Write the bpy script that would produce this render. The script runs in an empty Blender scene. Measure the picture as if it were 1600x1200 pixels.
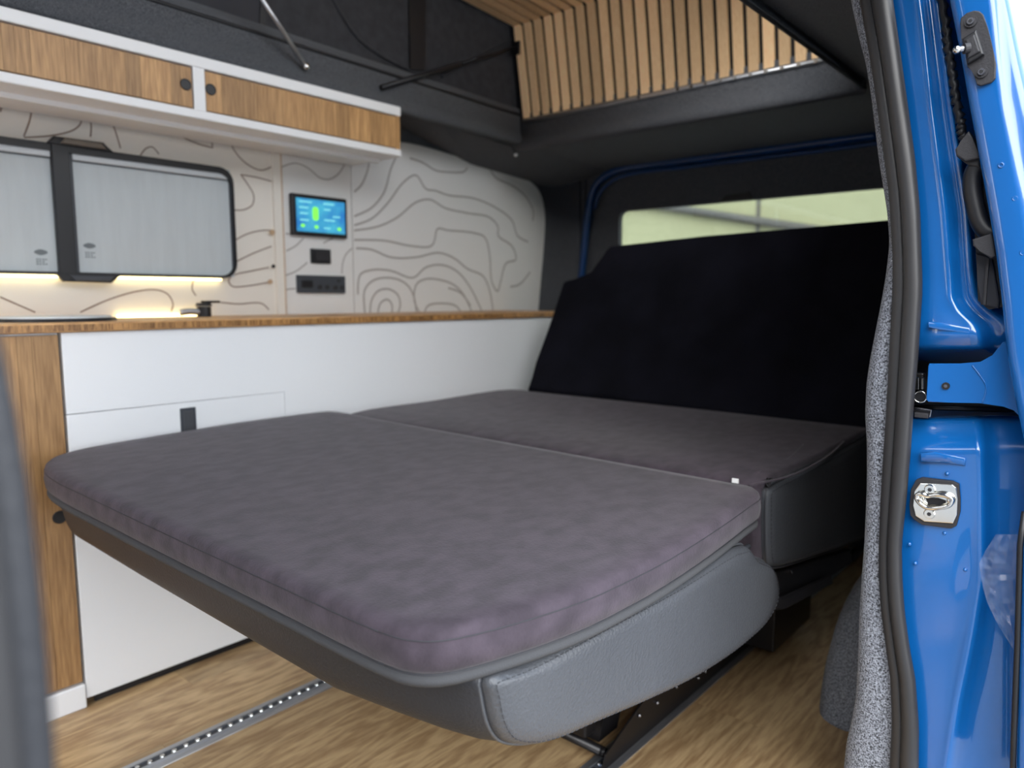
import bpy, bmesh, math, random
from mathutils import Vector, Matrix
random.seed(4)
C = bpy.context.scene.collection
# ------------------------------------------------------------ camera, world, exposure
FPX, PITCH, YAW, HC = 1146.0, math.radians(6.7), math.radians(40.9), 0.95
F0 = Vector((math.cos(YAW), math.sin(YAW), 0)); R0 = Vector((math.sin(YAW), -math.cos(YAW), 0)); U0 = Vector((0, 0, 1))
FW = F0*math.cos(PITCH) - U0*math.sin(PITCH); UP = U0*math.cos(PITCH) + F0*math.sin(PITCH)
CAM = Vector((0, 0, HC))
cd = bpy.data.cameras.new('camera'); cam = bpy.data.objects.new('camera', cd); C.objects.link(cam)
cd.sensor_width = 36; cd.lens = FPX/1600*36; cd.clip_start = 0.02
cam.matrix_world = Matrix.Translation(CAM) @ Matrix((R0, UP, -FW)).transposed().to_4x4()
cd.dof.use_dof = True; cd.dof.focus_distance = 1.0; cd.dof.aperture_fstop = 3.6
sc = bpy.context.scene; sc.camera = cam
sc.view_settings.view_transform = 'Standard'; sc.view_settings.look = 'None'
sc.view_settings.gamma = 1; sc.view_settings.exposure = 0.72
sc.view_settings.use_curve_mapping = False

w = bpy.data.worlds.new('sky'); sc.world = w; w.use_nodes = True
nt = w.node_tree; nt.nodes.clear()
def N(t, ty, **k):
    n = t.nodes.new(ty)
    for a, b in k.items(): setattr(n, a, b)
    return n
o_ = N(nt, 'ShaderNodeOutputWorld'); bg = N(nt, 'ShaderNodeBackground'); nt.links.new(bg.outputs[0], o_.inputs[0])
tc = N(nt, 'ShaderNodeTexCoord'); sep = N(nt, 'ShaderNodeSeparateXYZ'); nt.links.new(tc.outputs['Generated'], sep.inputs[0])
gr = N(nt, 'ShaderNodeValToRGB'); nt.links.new(sep.outputs[2], gr.inputs[0])
gr.color_ramp.elements[0].position = 0.0; gr.color_ramp.elements[0].color = (.92, .94, .96, 1)
gr.color_ramp.elements[1].position = .75; gr.color_ramp.elements[1].color = (.50, .68, .90, 1)
cn = N(nt, 'ShaderNodeTexNoise'); cn.inputs['Scale'].default_value = 2.2; cn.inputs['Detail'].default_value = 6
nt.links.new(tc.outputs['Generated'], cn.inputs['Vector'])
cr = N(nt, 'ShaderNodeValToRGB'); cr.color_ramp.elements[0].position = .42; cr.color_ramp.elements[1].position = .62
nt.links.new(cn.outputs[0], cr.inputs[0])
mx = N(nt, 'ShaderNodeMix', data_type='RGBA'); nt.links.new(cr.outputs[0], mx.inputs[0]); nt.links.new(gr.outputs[0], mx.inputs[6])
mx.inputs[7].default_value = (.97, .98, 1, 1); nt.links.new(mx.outputs[2], bg.inputs[0])
bg.inputs[1].default_value = 3.4
sl = bpy.data.lights.new('sun', 'SUN'); sl.energy = 2.6; sl.angle = math.radians(60); sl.color = (1, .96, .9)
so = bpy.data.objects.new('sun', sl); C.objects.link(so)
so.rotation_euler = Vector((.78, .52, -.48)).to_track_quat('-Z', 'Y').to_euler()

# ------------------------------------------------------------ pixel -> point on a real plane
def ray(x, y): return R0*((x-800)/FPX) - UP*((y-600)/FPX) + FW
def un(x, y, ax, v):
    d = ray(x, y); return CAM + d*((v-CAM[ax])/d[ax])
def unp(x, y, P, n):
    d = ray(x, y); return CAM + d*((P-CAM).dot(n)/d.dot(n))

# ------------------------------------------------------------ materials
def mat(name, col, rough=.5, metal=0, spec=.5, coat=0, sheen=0, noise=None, bump=None, emit=None, alpha=None, trans=0, wave=None, two=None):
    """noise=(scale, amount, (sx,sy,sz)), bump=(scale,strength,(s))"""
    m = bpy.data.materials.new(name); m.use_nodes = True; t = m.node_tree; p = t.nodes['Principled BSDF']
    p.inputs['Base Color'].default_value = (*col, 1); p.inputs['Roughness'].default_value = rough
    p.inputs['Metallic'].default_value = metal; p.inputs['Specular IOR Level'].default_value = spec
    p.inputs['Coat Weight'].default_value = coat; p.inputs['Coat Roughness'].default_value = .03
    p.inputs['Sheen Weight'].default_value = sheen; p.inputs['Transmission Weight'].default_value = trans
    if alpha is not None: p.inputs['Alpha'].default_value = alpha
    co = N(t, 'ShaderNodeTexCoord')
    def tex(scale, st, det=4):
        mp = N(t, 'ShaderNodeMapping'); mp.inputs['Scale'].default_value = st
        t.links.new(co.outputs['Object'], mp.inputs[0]); n = N(t, 'ShaderNodeTexNoise')
        n.inputs['Scale'].default_value = scale; n.inputs['Detail'].default_value = det
        t.links.new(mp.outputs[0], n.inputs['Vector']); return n
    if noise:
        n = tex(noise[0], noise[2] if len(noise) > 2 else (1, 1, 1)); r = N(t, 'ShaderNodeValToRGB')
        a = noise[1]; c2 = two or tuple(min(1, c*(1+a)) for c in col)
        r.color_ramp.elements[0].position = .35; r.color_ramp.elements[0].color = (*[c*(1-a) for c in col], 1)
        r.color_ramp.elements[1].position = .65; r.color_ramp.elements[1].color = (*c2, 1)
        t.links.new(n.outputs[0], r.inputs[0]); t.links.new(r.outputs[0], p.inputs['Base Color'])
    if bump:
        n = tex(bump[0], bump[2] if len(bump) > 2 else (1, 1, 1), 3); b = N(t, 'ShaderNodeBump')
        b.inputs['Strength'].default_value = bump[1]; b.inputs['Distance'].default_value = .002
        t.links.new(n.outputs[0], b.inputs['Height']); t.links.new(b.outputs[0], p.inputs['Normal'])
    if emit: p.inputs['Emission Color'].default_value = (*emit[0], 1); p.inputs['Emission Strength'].default_value = emit[1]
    return m
def wood(name, c1, c2, st, sc_=6, rough=.45, ring=True):
    m = bpy.data.materials.new(name); m.use_nodes = True; t = m.node_tree; p = t.nodes['Principled BSDF']
    p.inputs['Roughness'].default_value = rough
    co = N(t, 'ShaderNodeTexCoord'); mp = N(t, 'ShaderNodeMapping'); mp.inputs['Scale'].default_value = st
    oi = N(t, 'ShaderNodeObjectInfo'); ad = N(t, 'ShaderNodeVectorMath', operation='ADD'); sc2 = N(t, 'ShaderNodeVectorMath', operation='SCALE')
    cx = N(t, 'ShaderNodeCombineXYZ')
    for k in range(3): t.links.new(oi.outputs['Random'], cx.inputs[k])
    t.links.new(cx.outputs[0], sc2.inputs[0]); sc2.inputs['Scale'].default_value = 9
    t.links.new(co.outputs['Object'], ad.inputs[0]); t.links.new(sc2.outputs[0], ad.inputs[1]); t.links.new(ad.outputs[0], mp.inputs[0])
    n = N(t, 'ShaderNodeTexNoise'); n.inputs['Scale'].default_value = sc_; n.inputs['Detail'].default_value = 5; n.inputs['Distortion'].default_value = .6
    t.links.new(mp.outputs[0], n.inputs['Vector'])
    n2 = N(t, 'ShaderNodeTexNoise'); n2.inputs['Scale'].default_value = sc_*9; n2.inputs['Detail'].default_value = 2
    t.links.new(mp.outputs[0], n2.inputs['Vector'])
    # growth rings: contour bands of the large noise
    ml = N(t, 'ShaderNodeMath', operation='MULTIPLY'); ml.inputs[1].default_value = 34; t.links.new(n.outputs[0], ml.inputs[0])
    sn = N(t, 'ShaderNodeMath', operation='SINE'); t.links.new(ml.outputs[0], sn.inputs[0])
    m1 = N(t, 'ShaderNodeMath', operation='MULTIPLY_ADD'); m1.inputs[1].default_value = .20 if ring else .05; m1.inputs[2].default_value = .1; t.links.new(sn.outputs[0], m1.inputs[0])
    m2 = N(t, 'ShaderNodeMath', operation='ADD'); t.links.new(m1.outputs[0], m2.inputs[0]); t.links.new(n2.outputs[0], m2.inputs[1])
    r = N(t, 'ShaderNodeValToRGB'); r.color_ramp.elements[0].position = .3; r.color_ramp.elements[0].color = (*c1, 1)
    r.color_ramp.elements[1].position = .85; r.color_ramp.elements[1].color = (*c2, 1)
    t.links.new(m2.outputs[0], r.inputs[0])
    hs = N(t, 'ShaderNodeHueSaturation'); mr = N(t, 'ShaderNodeMapRange'); mr.inputs[3].default_value = .76; mr.inputs[4].default_value = 1.22
    t.links.new(oi.outputs['Random'], mr.inputs[0]); t.links.new(mr.outputs[0], hs.inputs['Value'])
    t.links.new(r.outputs[0], hs.inputs['Color']); t.links.new(hs.outputs[0], p.inputs['Base Color'])
    return m

M = dict(
 oak=wood('oak', (.30, .150, .052), (.58, .33, .135), (3.2, 3.2, .22), 7, .45, False),
 top=wood('oak_worktop', (.33, .165, .06), (.62, .36, .15), (.6, 3, 3), 6),
 topedge=wood('oak_block_edge', (.20, .09, .03), (.50, .26, .09), (9, 1, 1), 6),
 floor=wood('oak_vinyl', (.33, .20, .095), (.56, .385, .20), (.45, 3.0, 3), 5, .42),
 slat=wood('pale_oak_slat', (.82, .52, .27), (.95, .68, .39), (6, 6, .3), 6, .55, False),
 white=mat('white_laminate', (.90, .905, .905), .35),
 whiterail=mat('white_rail', (.88, .87, .86), .4),
 carpet=mat('grey_felt_carpet', (.075, .078, .088), .95, sheen=.05, noise=(700, .75), bump=(900, .6), two=(.15, .157, .175)),
 carpetlit=mat('speckled_felt_painted_lit', (.12, .13, .155), .95, sheen=.08, noise=(420, .8), bump=(600, 1.0), two=(.42, .45, .52)),  # same felt carpet, outdoor light painted in as a paler tone
 suede=mat('suede', (.050, .038, .049), .8, spec=.25, sheen=.12, noise=(30, .26, (.8, 1.15, 1)), bump=(260, .3)),
 suededark=mat('suede_backrest', (.006, .006, .010), .9, spec=.1, sheen=0, noise=(7, .3), bump=(500, .2)),
 leather=mat('grey_leather', (.062, .065, .072), .40, spec=.5, noise=(4, .08), bump=(260, .55)),
 leatherdark=mat('dark_leather', (.020, .021, .025), .5, spec=.45, bump=(260, .4)),
 felt=mat('grey_backing', (.050, .050, .053), .9, bump=(500, .3)),
 stitch=mat('stitching', (.03, .03, .035), .7),
 blacksteel=mat('black_steel', (.012, .011, .012), .35, metal=.3),
 alu=mat('aluminium', (.55, .56, .58), .35, metal=.9, noise=(80, .12, (.2, 6, 6))),
 chrome=mat('polished_steel', (.75, .74, .70), .12, metal=1),
 screwm=mat('screw_steel', (.35, .35, .38), .25, metal=1),
 black=mat('black_plastic', (.008, .008, .010), .45),
 handle=mat('dark_rubbery_plastic', (.018, .017, .020), .6, bump=(500, .2)),
 canvas=mat('dark_canvas', (.030, .030, .034), .9, noise=(30, .2), bump=(300, .4)),
 mesh=mat('mesh_flap', (.010, .011, .018), .6),
 rubber=mat('rubber_seal', (.026, .025, .026), .42, spec=.5),
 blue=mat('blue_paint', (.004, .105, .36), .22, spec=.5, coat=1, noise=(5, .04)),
 bluedark=mat('blue_paint_darker', (.004, .045, .17), .3, spec=.4, coat=.4),  # darker copy of the blue paint for the tailgate edge
 blind=mat('grey_blind', (.52, .56, .57), .7, noise=(60, .03, (1, 1, .1))),
 blindrail=mat('blind_rail', (.60, .63, .65), .4),
 panel=mat('cream_wall_panel', (.78, .73, .65), .55),
 panelw=mat('white_wall_panel', (.76, .74, .71), .55),
 line=mat('brown_contour_print', (.27, .19, .14), .6),
 linepale=mat('taupe_contour_print', (.40, .365, .335), .6),
 oakthin=mat('plywood_edge', (.52, .36, .22), .6),
 print=mat('grey_print', (.16, .18, .19), .6),
 socket=mat('anthracite_socket', (.045, .05, .06), .5),
 led=mat('warm_led', (1, .9, .5), .5, emit=((1, .84, .42), 3.2)),
 cream=mat('cream_render', (.19, .195, .125), .9, noise=(3, .05)),
 asphalt=mat('asphalt', (.22, .22, .22), .9, noise=(30, .3)),
 glass=mat('tinted_glass', (.8, .85, .75), .03, trans=1, spec=.5),
 film=mat('plastic_film', (.5, .55, .65), .06, alpha=.10, spec=1, bump=(60, 1)),
 whitewall=mat('white_render', (.86, .86, .86), .9, noise=(3, .03)),
 pink=mat('pink_fascia', (.70, .16, .55), .6),
)
M['film'].use_backface_culling = False

# ------------------------------------------------------------ object helpers
def mesh(name, vs, fs, m, parent=None, smooth=False, extra=None):
    me = bpy.data.meshes.new(name); me.from_pydata([tuple(v) for v in vs], [], fs); me.update()
    return link(name, me, m, parent, smooth)
def link(name, me, m, parent=None, smooth=False):
    if m is not None: me.materials.append(M[m] if isinstance(m, str) else m)
    if smooth:
        for p in me.polygons: p.use_smooth = True
    o = bpy.data.objects.new(name, me); C.objects.link(o)
    if parent is not None: o.parent = parent
    return o
def bmobj(name, bm, m, parent=None, smooth=False):
    bmesh.ops.recalc_face_normals(bm, faces=bm.faces[:])
    me = bpy.data.meshes.new(name); bm.to_mesh(me); bm.free(); return link(name, me, m, parent, smooth)
def addbox(bm, a, b, bev=0, seg=2, mtx=None):
    r = bmesh.ops.create_cube(bm, size=1); vs = r['verts']
    for v in vs:
        for k in range(3): v.co[k] = (a[k]+b[k])/2 + v.co[k]*(b[k]-a[k])
    if bev:
        es = list({e for v in vs for e in v.link_edges})
        r = bmesh.ops.bevel(bm, geom=es, offset=bev, segments=seg, profile=.5, affect='EDGES')
        vs = list({v for f in r['faces'] for v in f.verts} | set(v for v in vs if v.is_valid))
    if mtx: bmesh.ops.transform(bm, matrix=mtx, verts=[v for v in vs if v.is_valid])
def box(name, a, b, m, parent=None, bev=0, seg=2, smooth=False):
    a, b = [min(x, y) for x, y in zip(a, b)], [max(x, y) for x, y in zip(a, b)]
    bm = bmesh.new(); addbox(bm, a, b, bev, seg); return bmobj(name, bm, m, parent, smooth)
def frame_of(d):
    d = d.normalized(); u = d.cross(Vector((0, 0, 1)))
    if u.length < 1e-3: u = d.cross(Vector((1, 0, 0)))
    u.normalize(); return u, d.cross(u)
def addtube(bm, pts, r, n=8, cap=True, radii=None, flat=1):
    pts = [Vector(p) for p in pts]; rings = []; u = None
    for i, p in enumerate(pts):
        d = (pts[min(i+1, len(pts)-1)] - pts[max(i-1, 0)]).normalized()
        if u is None: u, v = frame_of(d)
        else:
            u = (u - d*u.dot(d)).normalized(); v = d.cross(u)
        rr = radii[i] if radii else r
        rings.append([bm.verts.new(p + u*math.cos(a)*rr + v*math.sin(a)*rr*flat) for a in [2*math.pi*k/n for k in range(n)]])
    for a, b in zip(rings, rings[1:]):
        for k in range(n): bm.faces.new((a[k], a[(k+1) % n], b[(k+1) % n], b[k]))
    if cap: bm.faces.new(rings[0][::-1]); bm.faces.new(rings[-1])
def tube(name, pts, r, m, parent=None, n=8, radii=None, flat=1):
    bm = bmesh.new(); addtube(bm, pts, r, n, True, radii, flat); return bmobj(name, bm, m, parent, True)
def spline(pts, k=6, closed=False):
    pts = [Vector(p) for p in pts]; n = len(pts); out = []
    rng = range(n) if closed else range(n-1)
    for i in rng:
        g = (lambda j: pts[j % n]) if closed else (lambda j: pts[max(0, min(n-1, j))])
        p0, p1, p2, p3 = g(i-1), g(i), g(i+1), g(i+2)
        t0 = 0.0; t1 = max((p1-p0).length, 1e-5)**.5; t2 = t1+max((p2-p1).length, 1e-5)**.5; t3 = t2+max((p3-p2).length, 1e-5)**.5
        for s in range(k):     # centripetal Catmull-Rom: no overshoot
            t = t1+(t2-t1)*s/k
            a1 = p0.lerp(p1, t/t1); a2 = p1.lerp(p2, (t-t1)/(t2-t1)); a3 = p2.lerp(p3, (t-t2)/(t3-t2))
            b1 = a1.lerp(a2, t/t2); b2 = a2.lerp(a3, (t-t1)/(t3-t1)); out.append(b1.lerp(b2, (t-t1)/(t2-t1)))
    if not closed: out.append(pts[-1])
    return out
def prism(name, pts, off, m, parent=None, bev=0, smooth=False, seg=2):
    """closed planar outline pts extruded by vector off"""
    pts = [Vector(p) for p in pts]; off = Vector(off); bm = bmesh.new()
    a = [bm.verts.new(p) for p in pts]; b = [bm.verts.new(p+off) for p in pts]; n = len(a)
    f0 = bm.faces.new(a); f1 = bm.faces.new(b[::-1])
    for k in range(n): bm.faces.new((a[k], b[k], b[(k+1) % n], a[(k+1) % n]))
    if bev:
        es = list(f0.edges)+list(f1.edges); bmesh.ops.bevel(bm, geom=es, offset=bev, segments=seg, profile=.5, affect='EDGES', clamp_overlap=True)
    return bmobj(name, bm, m, parent, smooth)
def cyl(name, p, q, r, m, parent=None, n=16, r2=None):
    bm = bmesh.new(); addtube(bm, [p, q], r, n, True, [r, r2 if r2 is not None else r]); o = bmobj(name, bm, m, parent)
    return o
def ribbon(name, lines, m, parent, n, wd, lift=.0012):
    """flat printed lines lying on a surface with normal n: one mesh"""
    bm = bmesh.new(); n = Vector(n)
    for L in lines:
        P = spline(L, 5); vs = []
        for i, p in enumerate(P):
            d = (P[min(i+1, len(P)-1)]-P[max(i-1, 0)]).normalized(); s = d.cross(n).normalized()*wd/2
            vs.append((bm.verts.new(p+s+n*lift), bm.verts.new(p-s+n*lift)))
        for a, b in zip(vs, vs[1:]): bm.faces.new((a[0], a[1], b[1], b[0]))
    return bmobj(name, bm, m, parent)
def grid(name, rows, m, parent=None, smooth=True, sub=0, thick=0):
    vs = [p for r in rows for p in r]; n = len(rows[0])
    fs = [(i*n+j, i*n+j+1, (i+1)*n+j+1, (i+1)*n+j) for i in range(len(rows)-1) for j in range(n-1)]
    o = mesh(name, vs, fs, m, parent, smooth)
    if thick:
        s = o.modifiers.new('s', 'SOLIDIFY'); s.thickness = thick; s.offset = 0
    if sub:
        s = o.modifiers.new('u', 'SUBSURF'); s.levels = s.render_levels = sub
    return o
def empty(name, loc, label, cat, group=None):
    o = bpy.data.objects.new(name, None); C.objects.link(o); o.location = loc; o.empty_display_size = .05
    tag(o, label, cat, group); bpy.context.view_layer.update(); return o
def tag(o, label, cat, group=None):
    o['label'] = label; o['category'] = cat
    if group: o['group'] = group
    return o
def own(root):
    """children are modelled in world coordinates: keep them there"""
    bpy.context.view_layer.update(); inv = root.matrix_world.inverted()
    for ch in root.children: ch.matrix_parent_inverse = inv
def struct(o): o['kind'] = 'structure'; return o

# ============================================================ THE SHELL
YP = 2.20            # face of the printed wall panels
YF = 1.81            # face of the kitchen units
fl = struct(box('floor', (-1.2, .20, -.03), (2.98, 2.26, -.004), 'oakthin'))
pw = .19; py = .20; row = 0
while py < 2.24:
    x = -1.2 - (row*.47) % 1.1
    while x < 2.95:
        a, b = max(x, -1.2), min(x+1.22, 2.95)
        if b-a > .02: box('plank', (a+.0004, py+.0004, -.004), (b-.0004, min(py+pw, 2.25)-.0004, 0), 'floor', fl)
        x += 1.22
    py += pw; row += 1
struct(box('wall_left', (-1.2, 2.215, -.03), (2.98, 2.30, 1.66), 'carpet'))
# ceiling: slopes from the opening edge down to the side wall, one plate each side, plus the rear plate
OL, OR_, OX, ZC, ZU = 1.95, .66, 2.30, 1.575, 1.675   # opening left/right/rear, ceiling height, top of upstand
def quad(name, pts, th, m='carpet', parent=None, up=(0, 0, 1)):
    return prism(name, pts, Vector(up)*th, m, parent)
ZS = 1.64
ce = struct(mesh('ceiling', [(-1.2, OL, ZS), (1.80, OL, ZS-.01), (OX, OL, ZC), (2.96, OL, 1.54), (-1.2, 2.22, ZS), (1.80, 2.22, ZS-.005), (OX, 2.22, 1.51), (2.96, 2.22, 1.47),
                      (-1.2, OR_, ZC), (OX, OR_, ZC), (2.96, OR_, 1.54), (-1.2, .34, 1.50), (OX, .34, 1.50), (2.96, .34, 1.47)],
            [(0, 1, 5, 4), (1, 2, 6, 5), (2, 3, 7, 6), (8, 11, 12, 9), (9, 12, 13, 10), (2, 9, 10, 3)], 'carpet'))
s = ce.modifiers.new('s', 'SOLIDIFY'); s.thickness = .02; s.offset = 0
# carpeted upstand of the roof opening, rolled lip at its foot
def upstand(name, p, q, n):
    p, q, n = Vector(p), Vector(q), Vector(n); prof = [(0, -.015), (-.012, -.004), (-.010, .012), (0, .03), (.004, .06), (.004, .125), (.03, .13)]
    rows = [[a + n*u + Vector((0, 0, v)) for u, v in prof] for a in (p, q)]
    return grid(name, rows, 'carpet', None, True, 0, .01)
struct(upstand('trim_1', (-1.2, OL, ZS-.01), (OX, OL, ZC-.01), (0, 1, 0)))
struct(upstand('trim_2', (-1.2, OR_, ZC-.02), (OX, OR_, ZC-.02), (0, -1, 0)))
struct(upstand('trim_3', (OX, OL, ZC-.03), (OX, OR_, ZC-.03), (1, 0, 0)))
# rear wall with the tailgate opening
RX = 2.90
struct(prism('wall_back_left', [(RX, 2.26, 0), (RX, 2.26, 1.6), (RX, 2.06, 1.6), (RX, 2.06, 0)], (.06, 0, 0), 'carpet'))
struct(prism('wall_back_right', [(RX, .72, 0), (RX, .72, 1.6), (RX, .34, 1.6), (RX, .34, 0)], (.06, 0, 0), 'carpet'))
struct(box('wall_back_top', (RX, .72, 1.535), (RX+.06, 2.06, 1.62), 'carpet'))
# rounded corner trim between side wall and rear
grid('trim_4', [[(2.70+.14*math.sin(a)+.05, 2.215-.14*(1-math.cos(a)), z) for a in [k*math.pi/2/8 for k in range(9)]] for z in (0, 1.56)], 'carpet', None, True, 0, .01)['kind'] = 'structure'
# tailgate: blue flange tube, inner carpet with the window opening
tg = empty('tailgate', (2.96, 1.39, .1), 'closed tailgate with grey felt inner lining, blue painted edge and long narrow window', 'tailgate')
fp = [un(x, y, 0, 2.89) for x, y in ((905, 470), (912, 400), (920, 330), (928, 296), (945, 276), (975, 263), (1060, 252), (1150, 240), (1260, 226), (1370, 211))]
lowp = Vector((2.89, fp[0].y+.03, .2))
fpp = spline([lowp]+fp, 6)
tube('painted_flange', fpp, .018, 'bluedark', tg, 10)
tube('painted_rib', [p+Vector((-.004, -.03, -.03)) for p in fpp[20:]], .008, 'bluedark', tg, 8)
wy0, wy1, wz0, wz1 = un(970, 330, 0, 2.93).y, .70, un(972, 385, 0, 2.93).z-.22, un(970, 331, 0, 2.93).z
# lining: plate with a rounded-rect hole
def rrect(cx, cz, w_, h_, r, k=5):
    out = []
    for sx, sz, a0 in ((1, 1, 0), (-1, 1, 90), (-1, -1, 180), (1, -1, 270)):
        for i in range(k+1):
            a = math.radians(a0+90*i/k); out.append((cx+sx*(w_/2-r)+r*math.cos(a), cz+sz*(h_/2-r)+r*math.sin(a)))
    return out
def plate_hole(name, outer, inner, to3, th, m, parent=None):
    """outer, inner: same-length loops in 2D; th vector"""
    th = Vector(th); bm = bmesh.new(); L = []
    for loop, o in ((outer, 0), (inner, 0), (inner, 1), (outer, 1)): L.append([bm.verts.new(Vector(to3(*p))+th*o) for p in loop])
    n = len(outer)
    for a, b in zip(L, L[1:]+L[:1]):
        for k in range(n): bm.faces.new((a[k], a[(k+1) % n], b[(k+1) % n], b[k]))
    return bmobj(name, bm, m, parent)
cy, cz, ww, hh = (wy0+wy1)/2, (wz0+wz1)/2, wy0-wy1, wz1-wz0
plate_hole('felt_lining', rrect(1.39, .86, 1.36, 1.38, .01), rrect(cy, cz, ww, hh, .035), lambda a, b: (2.915, a, b), (.03, 0, 0), 'carpet', tg)
box('lower_lining', (2.915, .72, -.03), (2.945, 2.06, .2), 'carpet', tg)
box('window_pane', (2.95, wy1-.03, wz0-.03), (2.953, wy0+.03, wz1+.03), 'glass', tg)
prism('brake_light', [(2.905, cy+.03+a, wz1+b) for a, b in ((.06, .0), (.04, .025), (-.06, .03), (-.08, .0))], (.012, 0, 0), 'black', tg)
own(tg)
# right side wall behind the door jamb, wheel arch
struct(prism('wall_right', [(1.34, .31, -.03), (1.9, .40, -.03), (2.96, .40, -.03), (2.96, .40, 1.5), (1.9, .41, 1.5), (1.34, .31, 1.5)], (0, -.05, 0), 'carpet'))
ar = []
for t_, (x0, x1, y1) in ((0, (1.62, 2.55, .53)), (.10, (1.64, 2.53, .53)), (.22, (1.72, 2.46, .52)), (.30, (1.82, 2.36, .48)), (.335, (1.98, 2.25, .40))):
    ar.append([(x0, .39, t_), (x0+.01, y1-.05, t_), (x0+.06, y1, t_), ((x0+x1)/2, y1+.01, t_), (x1-.06, y1, t_), (x1, .39, t_)])
wa = grid('wheel_arch', ar, 'carpetlit', None, True, 2); struct(wa)

# exterior: ground, a cream building behind and white one to the side
struct(box('ground', (-12, -14, -.62), (16, 12, -.55), 'asphalt'))
bl = struct(box('wall_building', (6.5, -3.0, -.55), (6.8, 8, 4.5), 'cream'))
for k in range(6): box('panel_joint', (6.49, -2.4+k*1.7, -.55), (6.5, -2.37+k*1.7, 4.5), 'felt', bl)
box('white_facade', (6.42, -3.0, -.55), (6.495, .95, 4.5), 'whitewall', bl)
q_ = un(1590, 12, 0, 6.38); box('pink_fascia', (6.38, q_.y-.12, q_.z-.12), (6.42, q_.y+.35, q_.z+1.2), 'pink', bl)
a, b = un(1030, 322, 0, 6.45), un(1230, 352, 0, 6.45)
tube('handrail', [a+(a-b)*.4, b+(b-a)*.4], .035, 'felt', bl)

struct(box('wall_added_for_reflection', (-9.0, -12, -.55), (-8.6, 8, 5.2), 'felt'))  # unseen dark wall, added to deepen reflections in the blue paint
# ============================================================ POP-TOP
cv = struct(mesh('canvas_wall_left', [(-1.0, OL+.02, ZU), (OX+.06, OL+.02, ZU-.06), (OX+.02, OL+.01, 2.04), (-1.0, OL+.02, 2.25)], [(0, 1, 2, 3)], 'canvas'))
cvr = struct(mesh('canvas_wall_right', [(-1.0, OR_-.02, ZU), (OX+.02, OR_-.02, ZU-.015), (OX-.04, OR_-.01, 2.02), (-1.0, OR_-.02, 2.25),
   (.5, OR_-.02, 1.70), (2.1, OR_-.02, 1.70), (2.05, OR_-.02, 2.0), (.5, OR_-.02, 2.1)], [(0, 4, 5, 1), (1, 5, 6, 2), (2, 6, 7, 3), (3, 7, 4, 0)], 'canvas'))  # middle left open, an added opening that lets light onto the slats
yq = OL+.012
mesh('mesh_window', [un(x, y, 1, yq) for x, y in ((130, -40), (420, -40), (410, 52), (300, 22))], [(0, 1, 2, 3)], 'mesh', cv)
prism('window_border', [un(x, y, 1, yq) for x, y in ((408, -40), (418, -40), (414, 55), (404, 50))], (0, -.004, 0), 'black', cv)
prism('fabric_strap', [un(x, y, 1, yq) for x, y in ((636, -60), (664, -60), (663, 110), (640, 108))], (0, -.006, 0), 'black', cv)
tube('hem', [un(x, y, 1, yq-.01) for x, y in ((-60, -95), (240, 1), (640, 126), (812, 180))], .006, 'black', cv, 6)
tube('fold', spline([un(x, y, 1, yq) for x, y in ((640, 110), (560, 60), (500, -40))]), .005, 'canvas', cv, 6)
tube('fold', spline([un(x, y, 1, yq) for x, y in ((800, 60), (740, 90), (690, 120))]), .005, 'canvas', cv, 6)
# slatted lining: rear upstand and roof part
sp = empty('slatted_roof_lining', (2.3, 1.3, 1.65), 'black roof lining panel covered in pale vertical oak slats above the bed', 'wall panelling')
xb, zb, xr, zr = 2.30, 1.652, 2.24, 1.985; x2, z2 = 1.0, 2.06
prism('backing_board', [(xb+.012, OL+.02, zb-.01), (xb+.012, OR_+.05, zb-.01), (xr+.012, OR_+.05, zr+.012), (xr+.012, OL+.02, zr+.012)], (.012, 0, 0), 'black', sp)
prism('backing_board', [(xr+.02, OL-.01, zr+.012), (xr+.02, OR_+.05, zr+.012), (x2, OR_+.05, z2+.012), (x2, OL-.01, z2+.012)], (0, 0, .012), 'black', sp)
pit, wd = .0485, .033; n = int((OL-OR_-.07)/pit); s1 = s2 = None
for k in range(n):
    y = OL-.018-k*pit
    a = prism('slat', [(xb, y, zb), (xb, y-wd, zb), (xr, y-wd, zr), (xr, y, zr)], (.012, 0, 0), 'slat', sp) if s1 is None else s1.copy()
    b = prism('slat', [(xr, y, zr), (xr, y-wd, zr), (x2, y-wd, z2), (x2, y, z2)], (0, 0, .012), 'slat', sp) if s2 is None else s2.copy()
    if s1 is None: s1, s2, y00 = a, b, y
    else:
        for q in (a, b): C.objects.link(q); q.parent = sp; q.location = (0, y-y00, 0)
tube('metal_edge_trim', [(xb-.004, OL-.02, zb-.010), (xb-.004, OR_+.05, zb-.010)], .007, 'alu', sp, 8)
own(sp)
for ch in sp.children:
    pass
for k in range(15):
    yy = OL-.55-k*.05
    if k in (1, 2): continue
    cyl('clip', (xb-.014, yy, zb-.010), (xb-.008, yy, zb-.010), .006, 'chrome', sp, 8).matrix_parent_inverse = sp.matrix_world.inverted()
struct(box('roof_lid', (-1.0, OR_-.06, 2.26), (2.34, OL+.06, 2.30), 'whitewall'))
struct(prism('roof_lid_end', [(2.345, OR_-.05, 1.62), (2.345, OL+.05, 1.62), (2.30, OL+.05, 2.26), (2.30, OR_-.05, 2.26)], (.02, 0, 0), 'whitewall'))
st = tag(tube('gas_strut', [un(400, -16, 1, 1.84), un(478, 104, 1, 1.93)], .006, 'alu', None, 8), 'thin silver stay rod hanging above the overhead cabinet', 'strut')
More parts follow.
